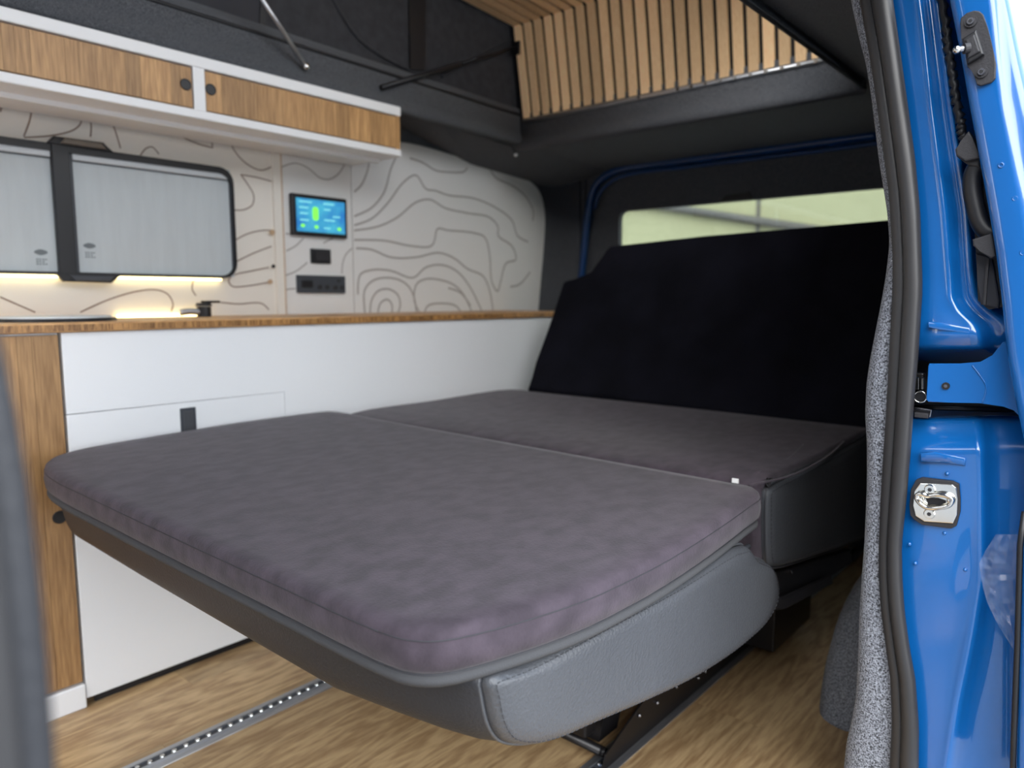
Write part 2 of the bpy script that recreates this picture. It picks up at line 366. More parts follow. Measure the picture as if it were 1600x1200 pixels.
bm = bmesh.new(); bmesh.ops.create_uvsphere(bm, u_segments=10, v_segments=8, radius=.011, matrix=Matrix.Translation(un(478, 104, 1, 1.93))); bmobj('ball_end', bm, 'chrome', st, True)
a, b = un(596, 137, 1, 1.935), Vector((2.245, 1.925, un(815, 72, 0, 2.25).z))
st = empty('black_gas_strut', a, 'black gas strut running from the roof opening edge to the slatted panel', 'strut')
tube('cylinder', [a, a.lerp(b, .55)], .009, 'black', st); tube('rod', [a.lerp(b, .55), b], .005, 'blacksteel', st)
box('end_bracket', b-Vector((.006, .02, .03)), b+Vector((.004, .012, .02)), 'blacksteel', st, .003); own(st)
cb = tag(tube('cable', spline([un(x, y, 1, 1.985) for x, y in ((632, 166), (690, 190), (740, 208), (785, 224), (800, 229), (806, 241))], 5), .004, 'felt', None, 6),
    'thin grey cable along the ceiling edge beside the overhead cabinet, ending in a hook', 'cable')
bm = bmesh.new(); bmesh.ops.create_uvsphere(bm, u_segments=8, v_segments=6, radius=.007, matrix=Matrix.Translation(un(806, 242, 1, 1.985))); bmobj('end_hook', bm, 'whiterail', cb, True)

# ============================================================ WALL PANELS with printed contour lines
def wp(pts, y=YP): return [un(x, z_, 1, y) for x, z_ in pts]
def wpanel(name, pts, m, label, th=.012, y=YP):
    o = prism(name, wp(pts, y), (0, th, 0), m); tag(o, label, 'wall panel'); return o
zA = un(443, 490, 1, YP)
xs1, xs2 = un(437, 300, 1, YP).x, un(549, 300, 1, YP).x
ztop = 1.50
pa = prism('wall_panel', [(-1.1, YP, .86), (xs1-.028, YP, .86), (xs1-.028, YP, ztop), (-1.1, YP, ztop)], (0, .012, 0), 'panel')
tag(pa, 'cream wall panel with brown contour line print around the kitchen window', 'wall panel')
pb = prism('wall_panel', [(xs1+.004, YP, .86), (xs2-.002, YP, .86), (xs2-.002, YP, ztop), (xs1+.004, YP, ztop)], (0, .012, 0), 'panelw')
tag(pb, 'narrow pale wall panel that carries the touchscreen and sockets', 'wall panel')
stl = prism('panel_stile', [(xs1-.028, YP-.01, .86), (xs1+.001, YP-.01, .86), (xs1+.001, YP-.01, ztop), (xs1-.028, YP-.01, ztop)], (0, .02, 0), 'panel', None, .001)
tag(stl, 'slim cream upright batten between the window panel and the touchscreen panel', 'batten')
prism('plywood_edge', [(xs1+.001, YP-.009, .86), (xs1+.006, YP-.009, .86), (xs1+.006, YP-.009, ztop), (xs1+.001, YP-.009, ztop)], (0, .02, 0), 'oakthin', stl)
for (x, y, m_, r) in ((425, 363, 'oakthin', .009), (427, 416, 'black', .006), (422, 440, 'oakthin', .008)):
    p = un(x, y, 1, YP-.010); cyl('screw_cap', p, p+Vector((0, -.003, 0)), r, m_, stl, 12)
outl = spline(wp(((555, 224), (600, 222), (640, 224), (720, 246), (790, 266), (820, 278), (842, 298), (851, 330), (850, 380), (845, 440), (840, 500))), 5)
outl = [Vector((xs2+.002, YP, ztop+.01))] + [p for p in outl if p.x > xs2+.01] + [Vector((outl[-1].x, YP, .86)), Vector((xs2+.002, YP, .86))]
pc = prism('wall_panel', outl, (0, .012, 0), 'panelw'); tag(pc, 'white wall panel with taupe contour print and rounded rear corner', 'wall panel')
nl = (0, -1, 0)
L1 = [[(50,160),(47,185),(37,213)], [(0,175),(6,152)], [(37,215),(80,212),(115,203),(126,192),(127,172)], [(136,177),(142,195),(141,214)], [(171,182),(180,205),(188,232)],
 [(262,198),(285,214),(310,225),(332,231)], [(332,231),(330,220),(325,209)], [(357,212),(364,232),(378,250),(395,262),(410,266),(430,257)],
 [(219,243),(228,232),(238,230),(248,241)], [(376,273),(400,277),(426,284)], [(376,273),(388,290),(396,305),(394,320),(380,328),(364,328)],
 [(363,378),(385,366),(410,360),(425,360)], [(363,412),(395,396),(424,385)], [(420,418),(390,424),(365,430),(357,438),(362,447),(385,447),(420,441)],
 [(302,437),(300,452),(306,462)], [(335,471),(370,475),(408,474),(420,484)], [(0,464),(25,475),(55,488)], [(125,488),(170,468),(215,455),(245,453),(262,460),(270,475),(267,487)]]
ribbon('contour_print', [wp(l) for l in L1], 'line', pa, nl, .0042)
L2 = [[(438,262),(460,255),(480,262),(500,278),(515,280),(530,270),(541,250)], [(446,365),(456,366)], [(447,392),(462,384),(474,372)], [(440,432),(462,424),(480,410)],
 [(505,380),(512,376),(520,372)], [(550,388),(540,398),(535,412),(534,428)], [(440,455),(450,452),(462,451)]]
ribbon('contour_print', [wp(l) for l in L2], 'linepale', pb, nl, .005)
L3 = [[(553,300),(565,288),(575,262),(576,250)], [(553,338),(580,325),(600,300),(610,265),(618,246)], [(553,352),(580,342),(605,318),(630,285),(650,274),(665,295),(680,298),(700,305),(740,310),(775,325),(800,345),(808,368),(825,378)],
 [(553,360),(590,354),(620,340),(650,316),(672,312),(695,325),(730,333),(765,340),(778,355),(778,368),(800,385),(806,405),(790,412),(782,440),(777,455),(768,440),(765,400),(758,372),(740,364),(700,360),(683,358),(678,378),(672,385),(640,384),(600,376),(553,375)],
 [(556,388),(580,390),(610,402),(650,402),(685,395),(710,404),(730,420),(755,432),(765,455),(770,485)],
 [(559,460),(562,430),(580,422),(610,423),(645,434),(665,418),(690,414),(715,425),(735,450),(752,485)],
 [(640,247),(660,254),(680,266),(700,269),(725,268),(730,262)], [(766,266),(775,278),(800,290),(822,308),(833,330),(832,345)], [(797,448),(812,444),(828,425)],
 [(570,490),(569,455),(580,440),(600,434),(625,438),(640,450),(648,470),(650,490)], [(578,490),(580,470),(590,455),(608,452),(622,462),(625,478),(620,492)],
 [(655,488),(647,470),(650,445),(665,436),(690,438),(710,446),(725,462),(737,488)], [(590,490),(594,474),(605,468),(612,476),(612,490)], [(663,488),(668,478),(690,474),(712,478),(720,488)], [(700,450),(720,458),(735,478)]]
ribbon('contour_print', [wp(l) for l in L3], 'linepale', pc, nl, .0075)

# kitchen window ------------------------------------------------
yw = YP-.004
win = empty('window_1', un(200, 430, 1, YP), 'w', 'window'); del win['label']; del win['category']; struct(win)
tr, br, tl_, bl_ = un(356, 262, 1, yw), un(358, 431, 1, yw), un(0, 217, 1, yw), un(0, 432, 1, yw)
wx0, wx1, wz0k, wz1k = .10, un(363, 340, 1, yw).x, (br.z+bl_.z)/2, (tr.z+tl_.z)/2
cxw, czw, WW, HH = (wx0+wx1)/2, (wz0k+wz1k)/2, wx1-wx0, wz1k-wz0k
plate_hole('frame', rrect(cxw, czw, WW, HH, .045), [(x, max(z, wz0k+.006) if z < czw else z-.012) for x, z in rrect(cxw, czw, WW-.010, HH-.014, .042)], lambda a, b: (a, yw-.018, b), (0, .020, 0), 'black', win)
box('blind', (wx0+.004, yw-.004, wz0k+.004), (wx1-.004, yw, wz1k-.004), 'blind', win)
xb0, xb1 = un(86, 330, 1, yw-.015).x, un(113, 330, 1, yw-.015).x
box('centre_bar', (xb0, yw-.022, wz0k-.004), (xb1, yw-.001, wz1k), 'black', win, .002)
box('blind_guide', (xb1, yw-.010, wz0k+.006), (xb1+.010, yw-.002, wz1k-.02), 'socket', win)
box('blind_guide', (wx1-.010, yw-.010, wz0k+.03), (wx1-.005, yw-.002, wz1k-.04), 'socket', win)
for a, b in ((xb1+.010, wx1-.010), (wx0+.02, xb0)):
    box('blind_rail', (a, yw-.012, wz1k-.034), (b, yw-.003, wz1k-.016), 'blindrail', win, .002)
    box('rail_shadow_gap', (a, yw-.008, wz1k-.0375), (b, yw-.003, wz1k-.0345), 'socket', win)
for zc, s_, mm in ((wz1k-.002, 1, 'oakthin'), (wz0k+.002, -1, 'black')):
    prism('latch', [(xb0-.010, yw-.024, zc), (xb0+.008, yw-.024, zc+s_*.020), (xb1+.085, yw-.024, zc+s_*.022), (xb1+.11, yw-.024, zc)], (0, .02, 0), 'black', win, .002)
    prism('latch_lever', [(xb0+.02, yw-.030, zc+s_*.004), (xb0+.032, yw-.030, zc+s_*.018), (xb1+.078, yw-.030, zc+s_*.018), (xb1+.09, yw-.030, zc+s_*.004)], (0, .01, 0), 'socket' if s_ < 0 else mat('bronze_lever', (.16, .13, .10), .4), win, .002)
for ex, ez in ((64, 394), (140, 384)):
    c = un(ex, ez, 1, yw-.0052)
    pr = prism('printed_emblem', [c+Vector((.013*math.cos(a)*(1 if abs(math.cos(a)) < .8 else 1.2), 0, .0075*math.sin(a))) for a in [k*math.pi/8 for k in range(16)]], (0, .001, 0), 'print', win)
    for r_ in range(3):
        for q in range(4-(r_ == 1)):
            p = c+Vector((-.012+q*.007, 0, -.020-r_*.006)); box('printed_text', p, p+Vector((.005-.001*(q % 2), .001, .003)), 'print', win)
box('led_strip', (wx0+.1, yw-.010, wz0k-.008), (wx1-.05, yw-.001, wz0k-.002), 'led', win)
own(win)

# touchscreen, switch, socket strip ------------------------------
def onwall(x0, y0, x1, y1, y=YP):
    a, b = un(x0, y0, 1, y), un(x1, y1, 1, y); return a.x, b.x, b.z, a.z
def avg(l, t_, r_, b_, tr_, bl_2):   # left,top,right,bottom with corner tops averaged
    y = YP-.01; return un(l, (t_+bl_2)/2, 1, y).x, un(r_, (t_+b_)/2, 1, y).x, (un(l, bl_2, 1, y).z+un(r_, b_, 1, y).z)/2, (un(l, t_, 1, y).z+un(r_, tr_, 1, y).z)/2
x0, x1, z0, z1 = avg(454, 301, 540, 374, 312, 366)
ts = empty('touchscreen', ((x0+x1)/2, YP, z0), 'black framed touchscreen showing a blue energy display with a green battery', 'touchscreen')
box('housing', (x0, YP-.020, z0), (x1, YP-.001, z1), 'black', ts, .004)
yS = YP-.0205
scm = bpy.data.materials.new('blue_display'); scm.use_nodes = True; t = scm.node_tree; p = t.nodes['Principled BSDF']
co = N(t, 'ShaderNodeTexCoord'); nn = N(t, 'ShaderNodeTexNoise'); nn.inputs['Scale'].default_value = 14; t.links.new(co.outputs['Object'], nn.inputs['Vector'])
rr = N(t, 'ShaderNodeValToRGB'); rr.color_ramp.elements[0].position = .35; rr.color_ramp.elements[0].color = (.01, .12, .34, 1); rr.color_ramp.elements[1].position = .65; rr.color_ramp.elements[1].color = (.04, .30, .42, 1)
t.links.new(nn.outputs[0], rr.inputs[0]); t.links.new(rr.outputs[0], p.inputs['Emission Color']); p.inputs['Emission Strength'].default_value = 1; p.inputs['Base Color'].default_value = (.01, .02, .03, 1)
M['display'] = scm
M['green'] = mat('display_green', (.02, .1, .02), .5, emit=((.17, .68, .07), 1)); M['cyan'] = mat('display_cyan', (.02, .1, .1), .5, emit=((.16, .48, .52), 1))
W_, H_ = x1-x0, z1-z0
dp = box('display', (x0+W_*.07, yS, z0+H_*.10), (x1-W_*.05, yS+.002, z1-H_*.10), scm, ts)
def rr3(u0, v0, u1, v1, m_, nm, r=.3):
    c = rrect(x0+W_*(u0+u1)/2, z0+H_*(v0+v1)/2, W_*(u1-u0), H_*(v1-v0), r*min(W_*(u1-u0), H_*(v1-v0)), 3)
    prism(nm, [(a, yS-.001, b) for a, b in c], (0, .001, 0), m_, ts)
rr3(.35, .38, .46, .72, 'green', 'battery_icon', .45)
for u, v in ((.14, .20), (.38, .19), (.80, .18)): rr3(u, v, u+.07, v+.08, 'green', 'status_icon', .4)
for u, v, l in ((.12, .80, .22), (.55, .80, .2), (.12, .66, .16), (.13, .52, .14), (.56, .66, .12), (.72, .50, .14), (.56, .40, .2), (.13, .36, .15), (.55, .20, .12)):
    rr3(u, v, u+l, v+.035, 'cyan', 'text_line', .3)
own(ts)
x0, x1, z0, z1 = avg(487, 388, 518, 413, 390, 411)
swt = empty('wall_switch', ((x0+x1)/2, YP, z0), 'small square black rocker switch below the touchscreen', 'switch')
box('plate', (x0, YP-.008, z0), (x1, YP-.0005, z1), 'black', swt, .002)
box('rocker', (x0+.014, YP-.012, z0+.008), (x1-.012, YP-.006, z1-.008), 'handle', swt, .002); own(swt)
x0, x1, z0, z1 = avg(465, 430, 540, 458, 431, 458)
sk = empty('socket_strip', ((x0+x1)/2, YP, z0), 'long dark grey socket strip with four round outlets, lowest on the pale panel', 'socket')
box('plate', (x0, YP-.010, z0), (x1, YP-.0005, z1), 'socket', sk, .002)
W_, H_ = x1-x0, z1-z0
for u, v in ((.45, .34), (.60, .34), (.78, .32), (.92, .32), (.85, .72)):
    p = Vector((x0+W_*u, YP-.0105, z0+H_*v)); cyl('outlet_ring', p+Vector((0, .002, 0)), p-Vector((0, .002, 0)), .0095 if v < .5 else .006, 'felt', sk, 16); cyl('outlet', p-Vector((0, .0005, 0)), p-Vector((0, .0026, 0)), .006 if v < .5 else .0035, 'black', sk, 12)
box('usb_port', (x0+W_*.08, YP-.012, z0+H_*.3), (x0+W_*.3, YP-.008, z0+H_*.7), 'black', sk, .001)
own(sk)

# ============================================================ OVERHEAD CABINET
YO = 1.93
def zY(x, y, Y): return un(x, y, 1, Y)
oc = empty('overhead_cabinet', (.8, 2.06, 1.44), 'white overhead cabinet with oak doors above the kitchen window', 'cabinet')
xe = un(627, 210, 1, YO).x
zt = (un(0, 12, 1, YO).z+un(620, 163, 1, YO).z)/2; zbm = (un(0, 128, 1, YO).z+un(620, 243, 1, YO).z)/2
zdt = (un(0, 27, 1, YO).z+un(600, 178, 1, YO).z)/2; zdb = (un(0, 113, 1, YO).z+un(600, 227, 1, YO).z)/2
box('top_panel', (-1.1, YO, zdt), (xe, 2.195, zt), 'whiterail', oc, .003)
box('bottom_panel', (-1.1, YO, zbm), (xe, 2.195, zdb), 'whiterail', oc, .003)
box('light_pelmet', (-1.1, YO+.09, zbm-.012), (xe-.02, YO+.105, zbm), 'whiterail', oc)
xd = [un(x, y, 1, YO).x for x, y in ((303, 140), (321, 143))]
box('divider', (xd[0], YO+.001, zdb), (xd[1], 2.19, zdt), 'whiterail', oc)
box('end_panel', (xe-.018, YO+.004, zdb), (xe-.002, 2.19, zdt), 'oak', oc)
box('back_panel', (-1.1, 2.185, zdb), (xe-.02, 2.194, zdt), 'whiterail', oc)
def stave_door(name, xa, xb_, za, zb_, Y, wlist, parent, hole=None, mat_='oak', th=.016):
    core = box(name, (xa+.001, Y+.004, za+.001), (xb_-.001, Y+th, zb_-.001), 'oakthin', parent)
    x = xb_-.002; i = 0
    while x > xa+.004:
        wd_ = wlist[i % len(wlist)]; a = max(x-wd_, xa+.002)
        if a-xa < .012: a = xa+.002
        box('stave', (a+.0003, Y, za+.002), (x-.0003, Y+.0045, zb_-.002), mat_, core); x = a; i += 1
    if hole:
        cyl('finger_hole', hole-Vector((0, .0015, 0)), hole+Vector((0, .003, 0)), .0125, 'black', core, 20)
        bm = bmesh.new(); n_ = 20; addtube(bm, [hole+Vector((.0135*math.cos(2*math.pi*k/n_), -.0015, .0135*math.sin(2*math.pi*k/n_))) for k in range(n_+1)], .0014, 6, False); bmobj('hole_rim', bm, 'handle', core, True)
    return core
stave_door('door', -1.08, xd[0]-.001, zdb+.002, zdt-.002, YO+.004, [.030, .024, .075, .035, .045, .06, .028, .07], oc, un(290, 132, 1, YO+.004))
stave_door('door', xd[1]+.001, xe-.018, zdb+.002, zdt-.002, YO+.004, [.06, .045, .08, .05, .11, .07, .025, .06], oc, un(329, 140, 1, YO+.004))
own(oc)

# ============================================================ BASE UNITS AND WORKTOP
ZT0, ZT1 = .874, .895
wt = empty('worktop', (.6, 2.0, ZT0), 'oak worktop with block-jointed front edge running along the kitchen wall', 'worktop')
xj = un(443, 500, 1, YF-.01).x
box('board', (-1.1, YF-.008, ZT0), (xj-.0006, YP-.001, ZT1), 'top', wt, .002)
box('board', (xj+.0006, YF-.008, ZT0), (2.50, YP-.001, ZT1), 'top', wt, .002)
x = -1.0
while x < 2.45:
    l = random.uniform(.018, .06)
    if x > -.1: box('edge_block', (x, YF-.0095, ZT0+.003), (x+l-.0008, YF-.007, ZT1-.0035), 'topedge', wt)
    x += l
own(wt)
oc2 = empty('oak_cabinet', (.2, 2.0, 0), 'oak fronted tall base unit at the left end with round finger hole', 'cabinet')
xk = .572
box('carcass', (-.4, YF+.018, .05), (xk-.002, 2.19, ZT0-.001), 'white', oc2)
stave_door('door', -.20, xk-.004, .062, ZT0-.004, YF+.001, [.052, .028, .05, .034, .045, .06], oc2, un(93, 808, 1, YF+.001))
box('plinth', (-.4, YF-.005, 0), (xk-.002, YF+.05, .058), 'white', oc2, .003)
own(oc2)
wc = empty('white_cabinet', (1.4, 2.0, 0), 'long matt white base unit with flush flap and grey push latch behind the bed', 'cabinet')
xf, zf = 1.12, .690
box('carcass', (xk+.004, YF+.018, .02), (2.44, 2.19, ZT0-.001), 'white', wc)
prism('fixed_front', [(xk, YF, zf+.0012), (xf, YF, zf+.0012), (xf, YF, .02), (2.44, YF, .02), (2.44, YF, ZT0-.001), (xk, YF, ZT0-.001)], (0, .0175, 0), 'white', wc, .0008)
fd = box('flap', (xk, YF, .02), (xf-.0012, YF+.0175, zf-.0006), 'white', wc, .0012)
p = un(294, 655, 1, YF)
lt = box('latch', (p.x-.020, YF-.003, p.z-.034), (p.x+.020, YF+.002, zf-.014), 'socket', fd, .002)
box('latch_button', (p.x-.013, YF-.005, p.z-.03), (p.x+.013, YF-.002, zf-.022), 'leather', fd, .001)
box('recessed_base', (xk+.02, YF+.01, 0), (2.44, YF+.017, .0195), 'black', wc)
own(wc)
# round sink lid and tap on the worktop
sx, sy_, sr = .62, 2.0, .135
snk = empty('sink', (sx, sy_, ZT1), 'round black-rimmed sink with glass lid set in the worktop', 'sink')
bm = bmesh.new(); bmesh.ops.create_cone(bm, cap_ends=True, segments=40, radius1=sr, radius2=sr-.004, depth=.007, matrix=Matrix.Translation((sx, sy_, ZT1+.0036))); bmobj('rim', bm, 'black', snk)
bm = bmesh.new(); bmesh.ops.create_cone(bm, cap_ends=True, segments=40, radius1=sr-.012, radius2=sr-.014, depth=.004, matrix=Matrix.Translation((sx, sy_, ZT1+.0095))); bmobj('glass_lid', bm, 'blindrail', snk)
own(snk)
tp = un(319, 489, 1, 2.10); tx = tp.x
tap = empty('tap', (tx, 2.10, ZT1), 'small folded black tap at the back of the worktop below the window', 'tap')
cyl('body', (tx, 2.10, ZT1), (tx, 2.10, ZT1+.030), .020, 'black', tap); cyl('lever_base', (tx, 2.10, ZT1+.031), (tx, 2.10, ZT1+.040), .024, 'handle', tap, 16, .020)
box('lever', (tx-.004, 2.085, ZT1+.040), (tx+.045, 2.112, ZT1+.047), 'black', tap, .003)
tube('spout', spline([(tx-.015, 2.10, ZT1+.014), (tx-.045, 2.10, ZT1+.016), (tx-.07, 2.10, ZT1+.013)], 5), .010, 'alu', tap, 10); own(tap)
lsx = un(240, 488, 1, 2.19).x
tag(box('led_strip', (lsx-.10, 2.185, ZT1), (lsx+.16, 2.194, ZT1+.008), 'led'), 'warm yellow LED strip along the back of the worktop', 'light strip')

# ============================================================ THE BED
def offset_poly(P, d):
    n = len(P); out = []
    for i in range(n):
        a, b, c = P[i-1], P[i], P[(i+1) % n]
        t1 = (b-a).normalized(); t2 = (c-b).normalized(); nn_ = Vector((t1.y+t2.y, -(t1.x+t2.x), 0))
        out.append(b - nn_.normalized()*d)
    return out
def smoothpoly(pts, k=4): return spline([Vector((x, y, 0)) for x, y in pts], k, True)
def pad(name, P, prof, m, parent, dome=0, fill=(.95, .85, .7, .5, .3, .12), zfun=None):
    """P ccw outline; prof: list (inset, z)"""
    rings = []
    for ins, z in prof: rings.append([Vector((p.x, p.y, z)) for p in offset_poly(P, ins)])
    c = sum(rings[-1], Vector())/len(P); zt = prof[-1][1]
    for f in fill:
        rings.append([Vector((c.x+(p.x-c.x)*f, c.y+(p.y-c.y)*f, zt+dome*(1-f**2.2))) for p in rings[len(prof)-1]])
    if zfun:
        for r in rings:
            for p in r: p.z += zfun(p.x, p.y)
    n = len(P); vs = [p for r in rings for p in r]
    fs = [(i*n+j, i*n+(j+1) % n, (i+1)*n+(j+1) % n, (i+1)*n+j) for i in range(len(rings)-1) for j in range(n)]
    fs.append(tuple(range(n))[::-1]); fs.append(tuple(range((len(rings)-1)*n, len(rings)*n)))
    return mesh(name, vs, fs, m, parent, True), rings
XS = 1.245
# front mattress pad
out = [(.459, .580), (.465, .545), (.487, .516), (.56, .487), (.66, .466), (.76, .462), (.95, .462), (1.15, .478), (1.215, .486), (XS-.004, .51), (XS-.004, .55),
       (XS-.004, 1.0), (XS-.004, 1.5), (XS-.004, 1.72), (XS-.02, 1.755), (1.18, 1.768), (.95, 1.772), (.70, 1.768), (.58, 1.755), (.515, 1.72), (.482, 1.67), (.462, 1.58), (.457, 1.3), (.456, 1.0), (.457, .75), (.457, .63)]
P = smoothpoly(out, 4)
zf_ = lambda x, y: .010*max(0, min(1, (y-.5)/1.25))*max(0, min(1, (x-.45)/.5)) - .004*math.exp(-((x-.80)/.12)**2)*math.exp(-((y-.46)/.05)**2)
mp_ = empty('mattress_pad', (.85, 1.1, .56), 'front mauve-grey suede mattress pad nearest the camera, resting on grey leather cushion', 'mattress')
_, rg = pad('suede_cover', P, [(.006, .5675), (-.001, .575), (-.003, .590), (-.001, .606), (.001, .6135), (.007, .6185)], 'suede', mp_, .004, zfun=zf_)
tube('top_seam', rg[3]+[rg[3][0]], .0008, 'stitch', mp_, 5)
pad('backing_layer', P, [(.04, .552), (.018, .5515), (.006, .553), (.001, .558), (.001, .563), (.007, .5675)], 'felt', mp_, 0, zfun=zf_)
tube('lower_piping', [p+Vector((0, 0, -.001)) for p in rg[0]]+[rg[0][0]], .0016, 'stitch', mp_, 5)
own(mp_)
# bench bed
bb = empty('bench_bed', (1.6, 1.1, 0), 'folded-out bench bed of grey leather and dark suede on a black steel frame', 'bed')
YS = lambda px: .505-.033*(px-750)/450
side = [un(x, y, 1, YS(x)) for x, y in ((754, 1058), (756, 1085), (768, 1135), (785, 1157), (820, 1163), (860, 1155), (920, 1130), (1000, 1096), (1080, 1056), (1150, 1006), (1188, 966), (1203, 930), (1198, 885), (1172, 868))]
side += [Vector((1.12, .462, .550)), Vector((.90, .462, .548)), Vector((.70, .462, .548)), Vector((.60, .462, .549))]
prof2 = spline([Vector((p.x, 0, p.z)) for p in side], 4, True)
def resample(P_, step):
    out_ = []; n = len(P_); L_ = sum((P_[(k+1) % n]-P_[k]).length for k in range(n)); m_ = int(L_/step); k = 0; acc = 0
    for q in range(m_):
        t_ = L_*q/m_
        while acc+(P_[(k+1) % n]-P_[k % n]).length < t_: acc += (P_[(k+1) % n]-P_[k % n]).length; k += 1
        a_, b_ = P_[k % n], P_[(k+1) % n]; out_.append(a_.lerp(b_, (t_-acc)/max(1e-9, (b_-a_).length)))
    return out_
def xz_off(P_, d):
    """move a closed xz profile inwards by d (positive) with smoothed normals"""
    n = len(P_); ar = sum(P_[k].x*P_[(k+1) % n].z - P_[(k+1) % n].x*P_[k].z for k in range(n)); sg = 1 if ar > 0 else -1
    if d > .008:
        q = xz_off(P_, .008); c_ = sum(q, Vector())/n; return [p+(c_-p)*min(.9, (d-.008)/.11) for p in q]
    out_ = []
    for i in range(n):
        t_ = (P_[(i+3) % n]-P_[i-3]).normalized(); out_.append(P_[i] + Vector((-t_.z, 0, t_.x))*d*sg)
    return out_
sgn = 1; prof2 = resample(prof2, .009)
def loft_y(name, prof_, ys, m, parent, shear=None, bulge=None):
    rows = [[Vector((p.x, y+(shear(p.x) if shear and y < .9 else 0), p.z)) for p in xz_off(prof_, d)] for y, d in ys]; n = len(prof_)
    vs = [p for r in rows for p in r]; fs = [(i*n+j, i*n+(j+1) % n, (i+1)*n+(j+1) % n, (i+1)*n+j) for i in range(len(rows)-1) for j in range(n)]
    for r0 in (0, (len(rows)-1)*n):
        base = vs[r0:r0+n]; c_ = sum(base, Vector())/n; last = list(range(r0, r0+n))
        for f_ in (.9, .75, .55, .3):
            st_ = len(vs); vs += [c_+(p-c_)*f_ for p in base]; new = list(range(st_, st_+n))
            fs += [(last[j], last[(j+1) % n], new[(j+1) % n], new[j]) for j in range(n)]; last = new
        fs.append(tuple(last))
    if bulge:
        for p in vs: p.x -= bulge(p)
    o = mesh(name, vs, fs, m, parent, True); bm = bmesh.new(); bm.from_mesh(o.data); bmesh.ops.recalc_face_normals(bm, faces=bm.faces[:]); bm.to_mesh(o.data); bm.free(); return o
SH = lambda x: max(0, .036*(1.24-x)/.70)
fc = loft_y('front_cushion', prof2, [(.470, .004), (.474, .0015), (.50, -.001), (.54, -.001), (.60, 0), (.7, 0), (.8, 0), (1.0, 0), (1.3, .001), (1.60, .004), (1.65, .016), (1.67, .04)], 'leatherdark', bb, SH, lambda p: .055*max(0, min(1, (p.y-.50)/.22))**.7*max(0, min(1, (1.0-p.x)/.3)))
sdp = loft_y('side_panel', prof2, [(.450, .030), (.4505, .018), (.453, .009), (.459, .003), (.468, 0.0), (.474, .003)], 'leather', fc, SH)
seam = [Vector((p.x, .4725+SH(p.x), p.z)) for p in xz_off(prof2, -sgn*.0012)]
tube('piping', seam+[seam[0]], .0024, 'leather', fc, 6)
bm = bmesh.new(); sl_ = [Vector((p.x, .4535+SH(p.x), p.z)) for p in xz_off(prof2, .0075)]
for i in range(0, len(sl_)): 
    a, b = sl_[i], sl_[(i+1) % len(sl_)]; k_ = max(1, int((b-a).length/.006))
    for j in range(k_): addtube(bm, [a.lerp(b, (j+.15)/k_), a.lerp(b, (j+.75)/k_)], .0006, 4)
bmobj('stitch_row', bm, 'stitch', fc)
# zip flap folded between pad and cushion
for k, (dy, mm, rr_) in enumerate(((0, 'leatherdark', .0045), (9, 'leather', .0028), (15, 'leatherdark', .002))):
    tube('zip_fold', spline([un(x, y+dy*g, 1, YS(x)-.003) for x, y, g in ((1000, 978, .5), (1035, 962, 1.3), (1070, 932, 1.2), (1105, 900, .9), (1140, 872, .6), (1170, 853, .3))], 6), rr_, mm, fc, 6)
# rear seat: suede body + leather side panel
rp = [Vector(v) for v in ((1.262, 0, .610), (1.258, 0, .57), (1.262, 0, .50), (1.28, 0, .46), (1.32, 0, .445), (1.55, 0, .405), (1.80, 0, .365), (2.02, 0, .345), (2.06, 0, .40), (2.06, 0, .55), (2.05, 0, .605), (1.98, 0, .622), (1.6, 0, .622), (1.30, 0, .620))]
prof3 = resample(spline(rp, 4, True), .009)
rs = loft_y('rear_seat', prof3, [(.510, .004), (.516, 0), (.8, -.001), (1.2, -.001), (1.72, .0), (1.745, .006), (1.755, .02)], 'suede', bb)
lp = [p for p in prof3 if True]
prof4 = spline([Vector(v) for v in ((1.285, 0, .604), (1.284, 0, .55), (1.292, 0, .49), (1.305, 0, .455), (1.34, 0, .441), (1.55, 0, .405), (1.80, 0, .367), (2.0, 0, .348), (2.03, 0, .40), (2.03, 0, .55), (2.0, 0, .612), (1.8, 0, .614), (1.6, 0, .612), (1.40, 0, .610), (1.31, 0, .609))], 4, True); prof4 = resample(prof4, .009)
loft_y('side_panel', prof4, [(.494, .03), (.4945, .014), (.498, .006), (.504, .001), (.512, .002)], 'leather', rs)
e4 = [Vector((p.x, .502, p.z)) for p in prof4]
tube('piping', e4+[e4[0]], .0018, 'stitch', rs, 6)
bm = bmesh.new(); sl_ = [Vector((p.x, .4948, p.z)) for p in xz_off(prof4, sgn*.009)]
for i in range(len(sl_)):
    a, b = sl_[i], sl_[(i+1) % len(sl_)]; k_ = max(1, int((b-a).length/.005))
    for j in range(k_): addtube(bm, [a.lerp(b, (j+.15)/k_), a.lerp(b, (j+.75)/k_)], .0007, 4)
bmobj('stitch_row', bm, 'stitch', rs)
zp = Vector((1.290, .500, .615))
bm = bmesh.new()
for k in range(5):
    a = k*1.3; addtube(bm, spline([zp+Vector((.006*math.cos(a+q*.9), .005*math.sin(a*1.7+q), .002+.007*math.sin(a+q*1.3))) for q in range(5)], 3), .0013, 5)
bmobj('zip_pull', bm, 'black', rs, True)
wtg = Vector((1.254, .548, .621)); box('care_tag', wtg-Vector((.002, .006, .006)), wtg+Vector((.002, .006, .002)), 'whiterail', rs, .0005)
# soft folds of the seat cover near its corner
for pts in (((1170, 758), (1230, 745), (1290, 715), (1318, 690)), ((1180, 740), (1225, 722), (1255, 695))):
    tube('fold', spline([un(x, y, 2, .6215) for x, y in pts], 5), .003, 'suede', rs, 6, flat=.6)
